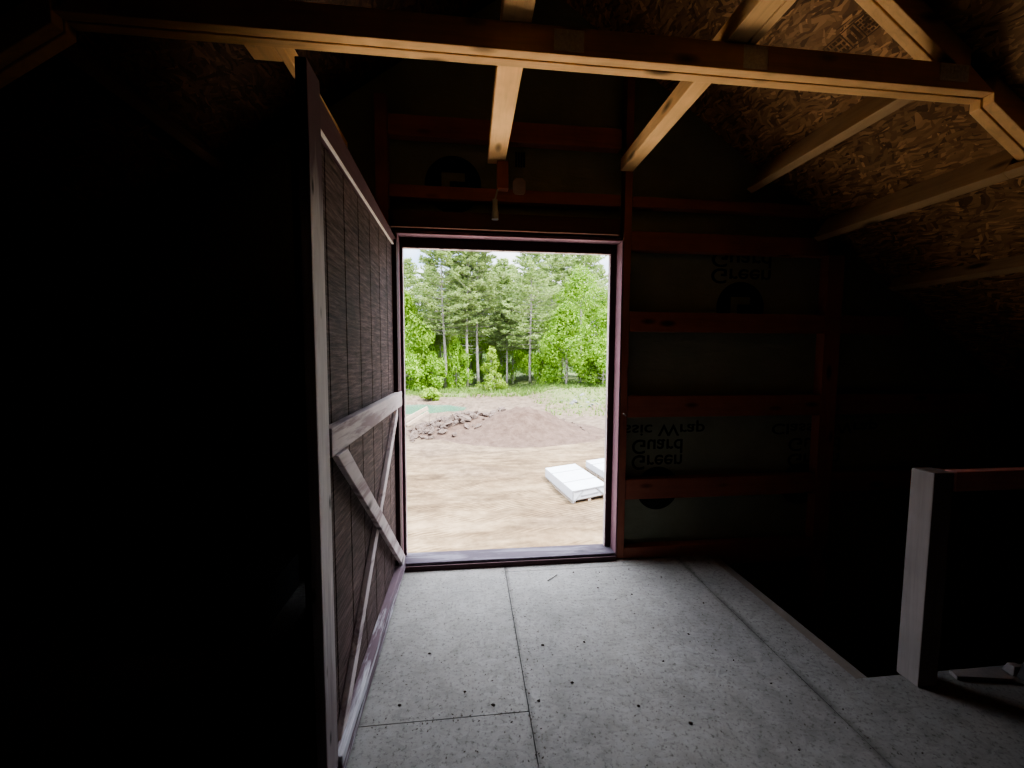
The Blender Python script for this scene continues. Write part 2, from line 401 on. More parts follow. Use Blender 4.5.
timber('wall_stud', MB().box(2.67, 2.805, GY0, GY1, -.5, rz(2.81)-.02), M['red_z'], 'reddish stud in the dark wall between the printed panels and the corner', 'stud')
timber('wall_stud', MB().box(-.60, -.52, GY0, GY1, .005, rz(-.6)-.02), M['red_z'], 'dark reddish stud left of the doorway behind the open door', 'stud')
timber('bottom_plate', MB().box(1.142, 2.665, GY0-.0, GY1, .005-.09, .085), M['red_x'], 'dark red bottom plate along the foot of the right wall', 'wall plate')
# door frame and sill (fixed)
fr = MB()
fr.box(1.075, 1.0845, 2.764, 2.90, .0, 2.31)          # right jamb
fr.box(-.478, -.470, 2.785, 2.90, .0, 2.31)          # left jamb
fr.box(-.478, 1.0835, 2.785, 2.90, 2.311, 2.335)       # head
M['jamb'] = wood('purple_red_jamb_paint', (.20, .105, .125), 2, knots=False)
struct('trim_1', fr, M['jamb'], bevel=.002)
st = MB()
st.box(1.035, 1.074, 2.872, 2.905, .05, 2.31); st.box(-.469, -.455, 2.872, 2.905, .05, 2.31); st.box(-.455, 1.035, 2.872, 2.905, 2.246, 2.31)
struct('trim_2', st, M['dark_z'], bevel=.002)
lit_edge = MB(); lit_edge.box(1.028, 1.034, 2.875, 2.91, .05, 2.240); lit_edge.box(-.455, 1.034, 2.875, 2.91, 2.240, 2.2455)  # lit edge of the stop, painted as paler strips
lit_edge.box(-.456, -.449, 2.875, 2.91, .05, 2.240)
struct('trim_3', lit_edge, M['weather_z'])
si = MB(); si.hexa([(-.47,2.752,-.0),(1.074,2.752,-.0),(1.074,2.93,-.0),(-.47,2.93,-.0),(-.47,2.765,.05),(1.074,2.765,.05),(1.074,2.93,.045),(-.47,2.93,.045)])
struct('trim_4', si, M['sill'], bevel=.004)
fs = MB(); fs.box(-.46, 1.07, 2.742, 2.7515, .001, .035)
struct('trim_5', fs, M['dark_z'])

# ------------------------------------------------------------------ the open barn door
def stile_mat():
    m = NT('weathered_stile'); g = m.noise(m.coord((22,22,1.5), rand=False), 1.6, 5, .65, .8)
    c = m.ramp(g, [(.25, (.44,.385,.38)), (.7, (.74,.67,.65))])
    tc = m.n('ShaderNodeTexCoord'); sp = m.n('ShaderNodeSeparateXYZ'); m.l(tc.outputs['Object'], sp.inputs[0])
    ad = m.n('ShaderNodeMath', operation='MULTIPLY_ADD'); m.l(g, ad.inputs[0]); ad.inputs[1].default_value = .5; m.l(sp.outputs[2], ad.inputs[2])
    dv = m.n('ShaderNodeMath', operation='DIVIDE'); m.l(ad.outputs[0], dv.inputs[0]); dv.inputs[1].default_value = 2.6
    c = m.mix(m.ramp(dv.outputs[0], [(.22, (.75,.75,.75)), (.42, (0,0,0)), (.80, (0,0,0)), (.88, (1,1,1))]), c, (.12,.07,.08))
    vo = m.n('ShaderNodeTexVoronoi'); m.l(m.coord((14,14,5), rand=False), vo.inputs['Vector']); vo.inputs['Scale'].default_value = 1
    c = m.mix(m.ramp(vo.outputs['Distance'], [(.06, (1,1,1)), (.16, (0,0,0))]), c, (.05,.04,.04))
    return m.done(c, .75)
M['stile'] = stile_mat()
door = thing('door_1', 'open dark purple barn door with X braces, swung in on the left', 'door', (-.47, 2.0, .02)); door['kind'] = 'structure'
XF = -.45
sd = MB(); ys = [1.26, 1.46, 1.665, 1.87, 2.075, 2.28, 2.485, 2.70]
sd.box(XF-.052, XF-.042, 1.245, 2.745, .05, 2.20)
for a, b in zip(ys, ys[1:]): sd.box(XF-.043, XF-.032, a+.005, b-.005, .05, 2.20)
obj('siding_panel', sd, M['siding'], door, origin=(0,0,0))
obj('near_stile', MB().box(XF-.032, XF, 1.238, 1.342, .035, 2.335), M['stile'], door, bevel=.003)
obj('hinge_stile', MB().box(XF-.032, XF-.004, 2.655, 2.735, .06, 2.235), M['dark_z'], door, bevel=.003)
obj('top_rail', MB().hexa([(XF-.052,1.344,2.226),(XF-.020,1.344,2.226),(XF-.020,2.74,2.205),(XF-.052,2.74,2.205),(XF-.052,1.344,2.332),(XF-.020,1.344,2.332),(XF-.020,2.74,2.262),(XF-.052,2.74,2.262)]), M['purple_y'], door, bevel=.003)
e = obj('rail_lit_edge', MB().hexa([(XF-.03,1.345,2.2215),(XF-.0185,1.345,2.2215),(XF-.0185,2.735,2.2005),(XF-.03,2.735,2.2005),(XF-.03,1.345,2.2255),(XF-.0185,1.345,2.2255),(XF-.0185,2.735,2.2045),(XF-.03,2.735,2.2045)]), plain('painted_highlight_strip', (.70,.62,.56), .6), door); e['label'] = 'thin pale strip painting the lit edge under the top rail'  # highlight on the rail's lower edge, painted as a pale strip
obj('middle_rail', MB().box(XF-.030, XF+.006, 1.346, 2.735, 1.165, 1.262), M['weather_y'], door, bevel=.004)
br = MB().box(XF-.032, XF+.012, 1.344, 2.735, .032, .118)
obj('bottom_rail', br, wood('worn_bottom_rail', (.17,.115,.135), 1, wear=(.55,.53,.56)), door, bevel=.004)
obj('brace', MB().hexa([(XF-.008,1.375,1.163),(XF+.014,1.375,1.163),(XF+.014,1.49,1.163),(XF-.008,1.49,1.163)]+[(XF-.008,2.62,.120),(XF+.014,2.62,.120),(XF+.014,2.735,.120),(XF-.008,2.735,.120)]), M['weather_y'], door, bevel=.003)
# second brace, on edge, passing under the first
obj('brace', MB().hexa([(XF-.032,1.40,.12),(XF-.0085,1.40,.12),(XF-.0085,1.49,.12),(XF-.032,1.49,.12)]+[(XF-.032,2.635,1.163),(XF-.0085,2.635,1.163),(XF-.0085,2.725,1.163),(XF-.032,2.725,1.163)]), M['weather_y'], door, bevel=.003)

# ------------------------------------------------------------------ roof framing
BY = 1.61
beam = thing('roof_beam', 'doubled pine collar beam crossing overhead in front of the doorway', 'beam', (XR, BY+.045, 2.67))
xl, xr = XR-1.86, XR+1.86
def chord(y0, y1): return MB().prism([(xl, 2.67), (xr, 2.67), (xr-.13, 2.775), (xl+.13, 2.775)], y0, y1)
obj('front_ply', chord(BY, BY+.042), M['pine_x'], beam, bevel=.003)
obj('rear_ply', chord(BY+.049, BY+.091), M['pine_x'], beam, bevel=.003)
for (x0, x1, z0, z1) in ((1.119, 1.225, 2.678, 2.768), (.332, .452, 2.683, 2.762)):
    obj('truss_plate', MB().box(x0, x1, BY-.003, BY-.0005, z0, z1), M['plate'], beam)
pl = MB(); pl.box(2.03, 2.17, BY-.003, BY-.0005, 2.70, 2.77)
for i in range(7):
    for j in range(4): pl.box(2.04+i*.018, 2.046+i*.018, BY-.006, BY-.003, 2.708+j*.015, 2.716+j*.015)
obj('truss_plate', pl, M['plate'], beam)
def rafter(name, x0, x1, label):
    t = thing(name, label, 'rafter', ((x0+x1)/2, BY+.045, rz((x0+x1)/2)))
    for y0, y1, nm in ((BY+.0005, BY+.042, 'front_ply'), (BY+.049, BY+.091, 'rear_ply')):
        obj(nm, MB().prism([(x0, rz(x0)), (x1, rz(x1)), (x1, sh(x1)-.003), (x0, sh(x0)-.003)], y0, y1), M['pine_x'], t, bevel=.003)
xb = XR+1.86
rafter('roof_rafter', XR+.02, xb-.128, 'doubled rafter on the right above the collar beam')
rafter('roof_rafter', xb+.002, XE+.6, 'doubled rafter on the right below the end of the collar beam')
rafter('roof_rafter', XR-.02, xl+.128, 'doubled rafter on the left above the collar beam')
rafter('roof_rafter', xl-.002, -XE+.3, 'doubled rafter on the left in the dark below the collar beam')
def purlin(x, z, label, y0=-3.0, cut=True):
    s = 1 if x > XR else -1
    n = Vector((.573*s, 0, .819)); d = Vector((.819*s, 0, -.573))
    p = Vector((x, 0, z)); hgt = (sh(x)-z)*.819-.004
    q = [p-d*.0, p+d*.05, p+d*.05+n*hgt, p+n*hgt]
    mb = MB()
    for a, b in ((BY+.096, GY0-.004),):
        mb.prism([(v.x, v.z) for v in q], a, b)
    if cut == 'through':     # lower half runs on under the rafter
        h2 = (rz(x+.06*s)-z)*.819-.004; q = [p, p+d*.05, p+d*.05+n*h2, p+n*h2]; mb.prism([(v.x, v.z) for v in q], y0, BY+.0955)
    return timber('roof_purlin', mb, M['purlin'] if s > 0 else M['shaded_y'], label, 'purlin')
purlin(1.985, 2.70, 'pine purlin under the right roof slope, nearest the collar beam')
purlin(2.53, 2.38, 'pine purlin under the right roof slope, second down from the collar beam', .3, 'through')
purlin(3.17, 2.03, 'dim purlin under the right roof slope, lowest one in view', .3, 'through')
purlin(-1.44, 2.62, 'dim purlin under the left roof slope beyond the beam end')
# joists resting on the beam
def joist(x0, x1, label, y0=.35):
    return timber('ceiling_joist', MB().box(x0, x1, y0, GY0-.004, 2.777, 2.86), M['pine_y'], label, 'joist')
joist(.13, .245, 'pine joist over the middle of the doorway running to the wall')
joist(1.045, 1.135, 'pine joist meeting the wall above the right door jamb')
timber('joist_nailer', MB().box(1.14, 1.175, .35, 1.70, 2.777, 2.83), M['pine_y'], 'narrow pine strip beside the right joist in front of the collar beam', 'strip')
j0 = thing('ceiling_joist', 'short lit pine joist end above the top of the open door', 'joist', (-.9, 2.3, 2.777))
obj('joist_strip', MB().box(-.80, -.765, 1.72, GY0-.004, 2.777, 2.86), M['pine_y'], j0, bevel=.003)
obj('nailed_block', MB().box(-.92, -.802, 1.72, 1.94, 2.777, 2.86), M['pine_y'], j0, bevel=.003)
# bits hanging at the wall end of the middle joist
timber('hanging_block', MB().box(.19, .265, 2.70, 2.762, 2.60, 2.774), M['red_z'], 'short wooden block below the wall end of the middle joist', 'block')
cn = thing('metal_socket', 'small shiny metal cylinder hanging over the doorway below the middle joist', 'fixture', (.178, 2.73, 2.40))
obj('cylinder', MB().tube([(.178,2.73,2.405),(.178,2.73,2.45),(.178,2.73,2.47),(.178,2.73,2.535)], [.024,.024,.018,.018], 14), M['metal'], cn, smooth=False)
obj('stem', MB().tube([(.178,2.73,2.535),(.195,2.73,2.60)], [.006,.006], 8), M['metal'], cn)
tg = MB(); tg.prism([(.30,2.60),(.315,2.585),(.37,2.585),(.385,2.60),(.385,2.67),(.365,2.69),(.32,2.69),(.30,2.665)], 2.752, 2.762)
timber('paper_tag', tg, M['paper'], 'pale tag fixed to the girt over the doorway beside the joist block', 'tag', bevel=0)
nl = MB().tube([(1.105,2.735,1.09),(1.105,2.75,1.09)], [.006,.006], 8).tube([(1.105,2.735,1.09),(1.118,2.733,1.075)], [.004,.004], 6)
timber('wall_hook', nl, M['metal'], 'tiny metal hook on the stud right of the doorway', 'hook', bevel=0)
# mill stamp on the roof board: unreadable dark bars in a box
sm = MB(); du, dv = Vector((0, 1, 0)), Vector((.819, 0, -.573)); o0 = Vector((1.865, 1.85, sh(1.865)-.003))
def smq(u0, u1, v0, v1): sm.quad(o0+du*u0+dv*v0, o0+du*u1+dv*v0, o0+du*u1+dv*v1, o0+du*u0+dv*v1)
for u0, u1, v0, v1 in ((-.15,.15,-.05,-.045),(-.15,.15,.045,.05),(-.15,-.145,-.05,.05),(.145,.15,-.05,.05),(-.02,-.014,-.05,.05),(.05,.056,-.05,.05)): smq(u0,u1,v0,v1)
rs = random.Random(3)
for r in range(5):
    u = -.14
    while u < -.03:
        w = rs.uniform(.006,.018); smq(u, u+w, -.04+r*.017, -.029+r*.017); u += w+.005
for r in range(3):
    u = .062
    while u < .135: w = rs.uniform(.008,.02); smq(u, u+w, -.038+r*.028, -.02+r*.028); u += w+.006
smq(-.006,.010,-.038,.038); smq(.020,.040,-.02,.034)
o = obj('printed_stamp', sm, plain('brown_stamp_ink', (.11,.06,.03), .9), bpy.data.objects['ceiling'])

# ------------------------------------------------------------------ railing by the stair opening, floor litter
timber('railing_post', MB().box(2.03, 2.13, 1.512, 1.605, .001, .995), M['gray_z'], 'square grey wooden post standing at the corner of the floor opening', 'post')
timber('hand_rail', MB().box(2.131, 5.0, 1.505, 1.55, .91, 1.0), wood('pinkish_red_rail', (.72,.34,.29), 0, knots=False), 'reddish handrail running right from the grey post', 'rail')
timber('floor_rim', MB().box(1.803, 1.875, 1.60, 2.76, -.24, -.012), plain('dusty_rim_board', (.20,.165,.14), .9), 'rim board along the edge of the stair opening', 'board')
timber('leaning_board', MB().bar((2.52,1.44,.03),(2.98,1.475,.96), .09, .03, (0,1,0)), M['darkboard'], 'dark board leaning against the handrail at the right edge', 'board')
timber('wood_scrap', MB().hexa([(2.26,1.53,.001),(2.50,1.49,.001),(2.53,1.56,.001),(2.27,1.57,.001),(2.26,1.53,.02),(2.50,1.49,.02),(2.53,1.56,.02),(2.27,1.57,.02)]), M['gray_z'], 'flat pale wood scrap on the floor right of the post', 'scrap', bevel=.002)
timber('wood_scrap', MB().hexa([(2.55,1.52,.001),(2.61,1.51,.001),(2.62,1.56,.001),(2.56,1.57,.001),(2.56,1.525,.045),(2.60,1.52,.045),(2.605,1.55,.045),(2.565,1.555,.045)]), M['gray_z'], 'small wood offcut beside the flat scrap at the right', 'scrap', bevel=.003)
timber('twig', MB().tube([(.52,2.53,.006),(.565,2.565,.006),(.60,2.60,.004)], [.003,.0025,.002], 6), M['chip'], 'thin brown twig on the floor just inside the sill', 'twig', bevel=0)
litter = [(.72,2.62),(.83,2.42),(.90,2.60),(1.02,2.33),(1.05,2.55),(1.12,2.62),(.60,1.95),(.38,1.95),(.47,1.70),(.30,1.62),(.98,2.50),(1.30,2.50),(.95,1.78),(1.30,1.75),(1.38,1.60),(.72,1.55),(.90,1.45),(.10,1.62),(-.02,1.70),(1.18,1.95),(-.20,1.95),(-.30,1.66),(1.42,2.20),(1.25,1.30)]
for i, (x, y) in enumerate(litter):
    r = rs.uniform(.004, .010); a0 = rs.uniform(0, 6); mb = MB(); k = 6
    ring = [(x+math.cos(a0+2*PI*j/k)*r*rs.uniform(.6,1.3), y+math.sin(a0+2*PI*j/k)*r*rs.uniform(.5,1.), .0012+rs.uniform(0,.003)) for j in range(k)]
    n = len(mb.v); mb.v += ring + [(x, y, .008)]
    for j in range(k): mb.f.append((n+j, n+(j+1) % k, n+k)); mb.m.append(0)
    tag(obj('wood_chip', mb, M['chip']), 'small dark wood chip lying on the grey floor', 'chip', 'wood chips on the floor')
mb = MB()
for i in range(700):       # sawdust and crumbs
    if i < 420: x, y = rs.uniform(-.4, 1.75), rs.uniform(1.05, 2.72)
    elif i < 560: x, y = .262+rs.gauss(0,.025), rs.uniform(1.1, 2.7)
    elif i < 640: x, y = 1.555+rs.gauss(0,.03), rs.uniform(1.0, 2.7)
    else: x, y = rs.uniform(-.4,.25), 1.575+rs.gauss(0,.02)
    r = rs.uniform(.001, .0034); a = rs.uniform(0, PI); c_, s_ = math.cos(a)*r*rs.uniform(1,2.6), math.sin(a)*r*1.8
    mb.quad((x-c_,y-s_,.0012),(x+s_*.5,y-c_*.5,.0012),(x+c_,y+s_,.003),(x-s_*.5,y+c_*.5,.0018))
tag(obj('floor_crumbs', mb, M['chip']), 'sawdust crumbs and grit scattered over the grey floor', 'debris', kind='stuff')
# pale box in the dark behind the open door
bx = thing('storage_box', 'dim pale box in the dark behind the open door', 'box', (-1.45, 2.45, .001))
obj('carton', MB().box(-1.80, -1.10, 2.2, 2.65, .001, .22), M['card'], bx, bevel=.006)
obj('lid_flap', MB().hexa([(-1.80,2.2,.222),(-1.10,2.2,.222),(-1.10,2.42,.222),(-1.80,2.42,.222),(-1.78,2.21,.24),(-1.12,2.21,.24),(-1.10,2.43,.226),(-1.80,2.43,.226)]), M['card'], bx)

# ------------------------------------------------------------------ the yard outside
def sstep(a, b, x):
    t = max(0, min(1, (x-a)/(b-a))); return t*t*(3-2*t)
def gh(x, y):
    z = GZ + .09*noise.noise(Vector((x*.35, y*.35, 0))) + .035*noise.noise(Vector((x*1.3, y*1.3, 4)))
    z += .9*sstep(28, 40, y)*sstep(5, 10, x) + .25*sstep(39, 44, y)*sstep(9, 4, x)
    e = ((x+4.7)/4.2)**2 + ((y-34)/3.3)**2
    z -= .75*sstep(1.5, .5, e)
    z += .22*noise.noise(Vector((x*.8, y*.8, 9)))*sstep(24, 36, y)
    return z
random.seed(3)
xs = sorted(set([-70,-50,-35,-25,-18,-14] + [round(-11+.3*i, 2) for i in range(105)] + [22,26,32,42,60,80]))
ys = sorted(set([-30,-20,-12,-6,-2,1.5,3.5] + [round(5+.3*i, 2) for i in range(165)] + [56,60,66,75,90,120]))
mb = MB(); cov = []
for y in ys:
    for x in xs:
        mb.v.append((x, y, gh(x, y)))
        gr = sstep(40, 45, y + 2.2*noise.noise(Vector((x*.4, y*.4, 2))))
        gr = max(gr, .75*sstep(27, 36, y+3*noise.noise(Vector((x*.5, y*.5, 7))))*sstep(6, 9, x+noise.noise(Vector((x, y, 1)))))
        ea = sstep(16, 23, y + 2.5*noise.noise(Vector((x*.3, y*.3, 5))))*.9
        ea = max(ea, .55*sstep(.15,.5, noise.noise(Vector((x*.16+3, y*.3, 8)))))
        bounce_apron = 1-sstep(7.2, 8.2, y + .5*noise.noise(Vector((x*.6, y*.6, 3)))) if abs(x) < 26 else 0  # mask of the added light-bouncing apron, hidden below the sill
        cov.append((ea, gr, bounce_apron, 1))
nx = len(xs)
for j in range(len(ys)-1):
    for i in range(nx-1): mb.f.append((j*nx+i, j*nx+i+1, (j+1)*nx+i+1, (j+1)*nx+i)); mb.m.append(0)
go = obj('ground', mb, M['ground'], smooth=True, origin=(0,0,0)); go['kind'] = 'structure'
at = go.data.color_attributes.new('cover', 'FLOAT_COLOR', 'POINT')
for i, c in enumerate(cov): at.data[i].color = c
# pond
mb = MB(); n = 48; mb.v.append((-4.7, 34, -3.03))
for k in range(n): mb.v.append((-4.7+5.0*math.cos(2*PI*k/n), 34+3.9*math.sin(2*PI*k/n), -3.03))
for k in range(n): mb.f.append((0, 1+k, 1+(k+1) % n)); mb.m.append(0)
tag(obj('pond', mb, M['water']), 'small green pond behind the rubble at the left', 'pond')
# mound of earth
def mound_h(x, y):
    dx, dy = (x-3.0)/3.6, (y-22.2)/2.6
    h = 1.45*math.exp(-(dx*dx+dy*dy)*1.5)
    dx, dy = (x-.4)/3.2, (y-22.8)/1.9
    h = max(h, 1.05*math.exp(-(dx*dx+dy*dy)*1.4))
    return h + .16*h*noise.noise(Vector((x*1.6, y*1.6, 3))) + .10*h*noise.noise(Vector((x*4, y*4, 3))) - .09
mb = MB(); nx, ny = 80, 60
for j in range(ny):
    for i in range(nx):
        x, y = -5.5+15*i/(nx-1), 18.2+8.5*j/(ny-1); mb.v.append((x, y, gh(x, y)+mound_h(x, y)))
for j in range(ny-1):
    for i in range(nx-1):
        q = (j*nx+i, j*nx+i+1, (j+1)*nx+i+1, (j+1)*nx+i)
        if max(mb.v[k][2]-gh(mb.v[k][0], mb.v[k][1]) for k in q) > -.04: mb.f.append(q); mb.m.append(0)
tag(obj('dirt_mound', mb, M['earth'], smooth=True), 'reddish brown earth mound in the middle of the yard', 'mound')
# rocks
def rock_mesh(seed):
    r = random.Random(seed*13+5); bm = bmesh.new()
    for k in range(15):
        d = Vector((r.gauss(0,1), r.gauss(0,1), r.gauss(0,1))).normalized()*r.uniform(.8,1.1); bm.verts.new((d.x*1.05, d.y*.8, d.z*.6))
    h = bmesh.ops.convex_hull(bm, input=bm.verts)
    bmesh.ops.delete(bm, geom=[v for v in bm.verts if not v.link_faces], context='VERTS')
    bmesh.ops.bevel(bm, geom=list(bm.edges), offset=.05, segments=1, affect='EDGES')
    me = bpy.data.meshes.new('rock'); bm.to_mesh(me); bm.free(); return me
rmesh = [rock_mesh(i) for i in range(5)]
for me in rmesh: me.materials.append(M['rock'])
pmesh = [rock_mesh(i+9) for i in range(3)]
for me in pmesh: me.materials.append(M['palerock'])
rr = random.Random(11)
def rock(x, y, r, meshes, label, group):
    o = bpy.data.objects.new('rock', rr.choice(meshes)); C.objects.link(o)
    hm = max(mound_h(x, y), 0) if 18.2 < y < 26.7 else 0
    o.location = (x, y, gh(x, y)+hm+r*.15); o.scale = (r*rr.uniform(.8,1.5), r*rr.uniform(.7,1.1), r*rr.uniform(.7,1.3)); o.rotation_euler = (rr.uniform(-.6,.6), rr.uniform(-.6,.6), rr.uniform(0,6))
    tag(o, label, 'rock', group)
for i in range(150):
    t = rr.random(); x = -3.0+5.0*t; y = 21.6+1.9*t + rr.gauss(0, .75)
    rock(x, y, rr.uniform(.12, .36), rmesh, 'pinkish grey broken rock in the rubble heap left of the mound', 'rubble left of the mound')
for i in range(26):
    rock(rr.uniform(-4.6,-2.6), rr.uniform(21.8, 25), rr.uniform(.08,.2), rmesh, 'broken rock at the pond edge behind the left door stile', 'rubble at the pond edge')
for i in range(22):
    t = rr.random(); rock(5.2+1.4*t+rr.gauss(0,.2), 24.4-3.2*t+rr.gauss(0,.3), rr.uniform(.06,.16), rmesh, 'small stone spilled at the right foot of the mound', 'stones right of the mound')
for i in range(20):
    rock(9.4+rr.gauss(0,.8), 33.5+rr.gauss(0,1.6), rr.uniform(.10,.3), pmesh, 'pale grey boulder on the bank at the right', 'pale boulders on the right bank')
# timbers by the pond
def log(p, q, r, label):
    tag(obj('timber_plank', MB().bar(p, q, r*2, r*.9, (0,0,1)), wood('sun_bleached_plank', (.66,.52,.40), 0, knots=False) if 'bleached' not in M else M['bleached']), label, 'plank')
M['bleached'] = wood('bleached_plank', (.45,.35,.26), 0, knots=False)
log((-4.2,24.6,-2.6),(-2.55,25.3,-1.75), .11, 'pale plank sticking up over the pond, upper of two')
log((-3.7,24.4,-2.7),(-2.5,25.1,-2.0), .09, 'pale plank sticking up over the pond, lower of two')
log((4.3,23.4,-1.9),(5.9,21.6,-2.55), .09, 'pale weathered plank lying down the right side of the mound')
# wrapped stacks on pallets
def pallet_stack(c, ux, uy, w, l, h, label, name='wrapped_pallet_stack'):
    t = thing(name, label, 'pallet stack', (c[0], c[1], gh(c[0], c[1])))
    z0 = gh(c[0], c[1])-.02; ux = Vector((ux[0], ux[1], 0)).normalized(); uy = Vector((uy[0], uy[1], 0)).normalized(); o0 = Vector((c[0], c[1], z0))
    def bxx(u0, u1, v0, v1, a, b, mb):
        P = lambda u, v, z: o0+ux*u+uy*v+Vector((0,0,z)); mb.hexa([P(u0,v0,a),P(u1,v0,a),P(u1,v1,a),P(u0,v1,a),P(u0,v0,b),P(u1,v0,b),P(u1,v1,b),P(u0,v1,b)]); return mb
    p = MB()
    for k in range(3): u = -w/2+.0+k*(w-.1)/2; bxx(u, u+.1, -l/2, l/2, 0, .09, p)
    for k in range(7): v = -l/2+k*(l-.1)/6; bxx(-w/2, w/2, v, v+.1, .09, .11, p)
    obj('pallet', p, M['pallet'], t)
    obj('wrapped_sheets', bxx(-w/2-.02, w/2+.02, -l/2-.03, l/2+.03, .112, h, MB()), M['white'], t, bevel=.02)
    f = MB()    # grey banding frame on the near end
    P = lambda u, v, z: o0+ux*u+uy*v+Vector((0,0,z))
    v = -l/2-.045
    for a, b in (((-w/2,.06),(-w/2,h)), ((w/2,.06),(w/2,h)), ((-w/2,h-.01),(w/2,h-.01)), ((-w/2+.05,.1),(-w/2+.4,h-.02)), ((w/2-.05,.1),(w/2-.4,h-.02)), ((-w/2+.3,h*.55),(w/2-.3,h*.6))):
        f.bar(P(a[0], v, a[1]), P(b[0], v, b[1]), .03, .02, ux)
    obj('end_frame', f, M['strap'], t)
    f = MB()
    for vv in (-l*.2, l*.22): 
        f.bar(P(-w/2-.03, vv, h+.006), P(w/2+.03, vv, h+.006), .03, .008, uy); 
    obj('strap', f, M['strap'], t)
    return t
pallet_stack((3.43, 12.6), (1.26, .50), (-.33, 2.34), 1.26, 2.4, .42, 'white wrapped stack of sheets on a pallet, nearer one beside the doorway edge')
pallet_stack((5.15, 13.9), (1.26, .50), (-.33, 2.34), 1.2, 1.9, .36, 'white wrapped stack half hidden by the right jamb, farther one')

# ------------------------------------------------------------------ trees
def pine_tree(seed, h, crown0, spread, dens=1.0):
    r = random.Random(seed); tr = MB(); fo = MB(); br = MB()
    lean = r.uniform(-.02,.02)
    ctr = lambda z: Vector((lean*z+.12*math.sin(z*.3+seed), .1*math.cos(z*.25+seed), z))
    rad0 = .008*h+.05
    zs = [h*i/10 for i in range(11)]
    tr.tube([ctr(z) for z in zs], [max(.015, rad0*(1-z/h*.93)) for z in zs], 8)
    z = h*.22
    while z < h*.985:
        t = (z-crown0)/(h-crown0)
        live = t > -.02
        if live: ln = spread*(.45+.75*math.sin(min(1, max(0, t)*1.25+.18)*PI*.62))*(1-max(0, t)**2.2)+.35
        else: ln = r.uniform(.4, 1.6)
        nb = r.randint(4, 6) if live else r.randint(1, 3)
        a0 = r.uniform(0, 6.3)
        for k in range(nb):
            a = a0+2*PI*k/nb+r.uniform(-.35,.35); L_ = ln*r.uniform(.65, 1.15)
            up = .28 if t > .55 else .08
            d = Vector((math.cos(a), math.sin(a), up*r.uniform(.2,1.6))).normalized()
            p0 = ctr(z); p1 = p0+d*L_*.55+Vector((0,0,-.05*L_)); p2 = p0+d*L_+Vector((0,0,.06*L_))
            fo.tube([p0, p1, p2], [.035*(1-z/h)+.014, .018, .008], 5, 1)
            if not live or (t < .62 and abs(d.x) < .5 and d.y < 0 and r.random() < .8): continue
            side = Vector((-d.y, d.x, 0)).normalized()
            m = int((7+L_*11)*dens)
            for q in range(m):
                s = r.uniform(.22, 1.05); c = p0.lerp(p2, s)+side*r.gauss(0, .20*L_*(1.1-s)+.10)+Vector((0,0,r.gauss(.05,.09)))
                for w in range(6):       # a tuft of needles: narrow triangles fanning out
                    e = Vector((d.x*.7+r.gauss(0,.6), d.y*.7+r.gauss(0,.6), r.gauss(.22,.4))).normalized()*r.uniform(.2,.42)
                    n_ = e.cross(Vector((r.gauss(0,1), r.gauss(0,1), r.gauss(0,1)))).normalized()*r.uniform(.04,.085)
                    fo.tri(c-n_, c+n_, c+e, 0)
        z += r.uniform(.38,.66)*(.75 if t > .6 else 1)
    return tr, br, fo
def plant_pine(seed, h, c0, sp, label, loc, dens=1.):
    t = thing('pine_tree', label, 'tree', (0,0,0)); tr, br, fo = pine_tree(seed, h, c0, sp, dens)
    obj('trunk', tr, M['bark'], t, origin=(0,0,0), smooth=True); obj('boughs', fo, [M['needle'], M['bark']], t, origin=(0,0,0))
    t.location = loc; return t
def leafy(seed, h, w, mat, nleaf, z0=.12, cone=False):
    r = random.Random(seed); tr = MB(); fo = MB()
    tr.tube([(0,0,-.1),(.05,0,h*.4),(0,.05,h*.85)], [.012*h+.03, .009*h+.02, .01], 7)
    blobs = []
    for k in range(26):
        t = r.uniform(z0, .93); wr = w*((1-t)*1.05+.06 if cone else math.sin(min(1, t*.9+.16)*PI)**.7)
        a = r.uniform(0, 6.3); q = r.uniform(.45, .95)*wr
        blobs.append((Vector((math.cos(a)*q, math.sin(a)*q, h*t)), (.34 if not cone else .26)*w*r.uniform(.7,1.25)))
        tr.tube([(0,0,h*t*.75), blobs[-1][0]], [.03, .012], 5)
    blobs.append((Vector((0,0,h*.93)), .3*w*(.5 if cone else 1)))
    for i in range(nleaf):
        c, rad = r.choice(blobs)
        d = Vector((r.gauss(0,1), r.gauss(0,1), r.gauss(0,1))).normalized()
        p = c+d*rad*r.uniform(.55,1.08); p.z = max(p.z, .05)
        s = r.uniform(.10,.20)*(.7 if cone else 1)
        nrm = (d+Vector((r.gauss(0,.6), r.gauss(0,.6), r.gauss(.4,.6)))).normalized()
        u = nrm.cross(Vector((r.gauss(0,1), r.gauss(0,1), r.gauss(0,1)))).normalized(); v = nrm.cross(u)
        fo.quad(p-u*s, p+v*s*.55, p+u*s, p-v*s*.55)
    return tr, fo
def plant_leafy(name, seed, h, w, mat, nl, label, loc, cat='tree', cone=False, z0=.12):
    t = thing(name, label, cat, (0,0,0)); tr, fo = leafy(seed, h, w, mat, nl, z0, cone)
    obj('trunk', tr, M['bark'], t, origin=(0,0,0)); obj('foliage', fo, mat, t, origin=(0,0,0)); t.location = loc; return t
def at(x, y): return (x, y, gh(x, y)-.05)
pA = plant_pine(1, 20.5, 6.6, 3.4, 'tall pine with a thick pale bare trunk, leftmost clear trunk in the doorway', at(-2.9, 50))
pB = plant_pine(2, 19.5, 7.6, 2.7, 'slim pine with a thin pale trunk between two thicker trunks', at(-.25, 50.5))
pC = plant_pine(3, 20.5, 6.8, 3.3, 'pine with many dead lower branches behind the young bush', at(1.25, 51.5))
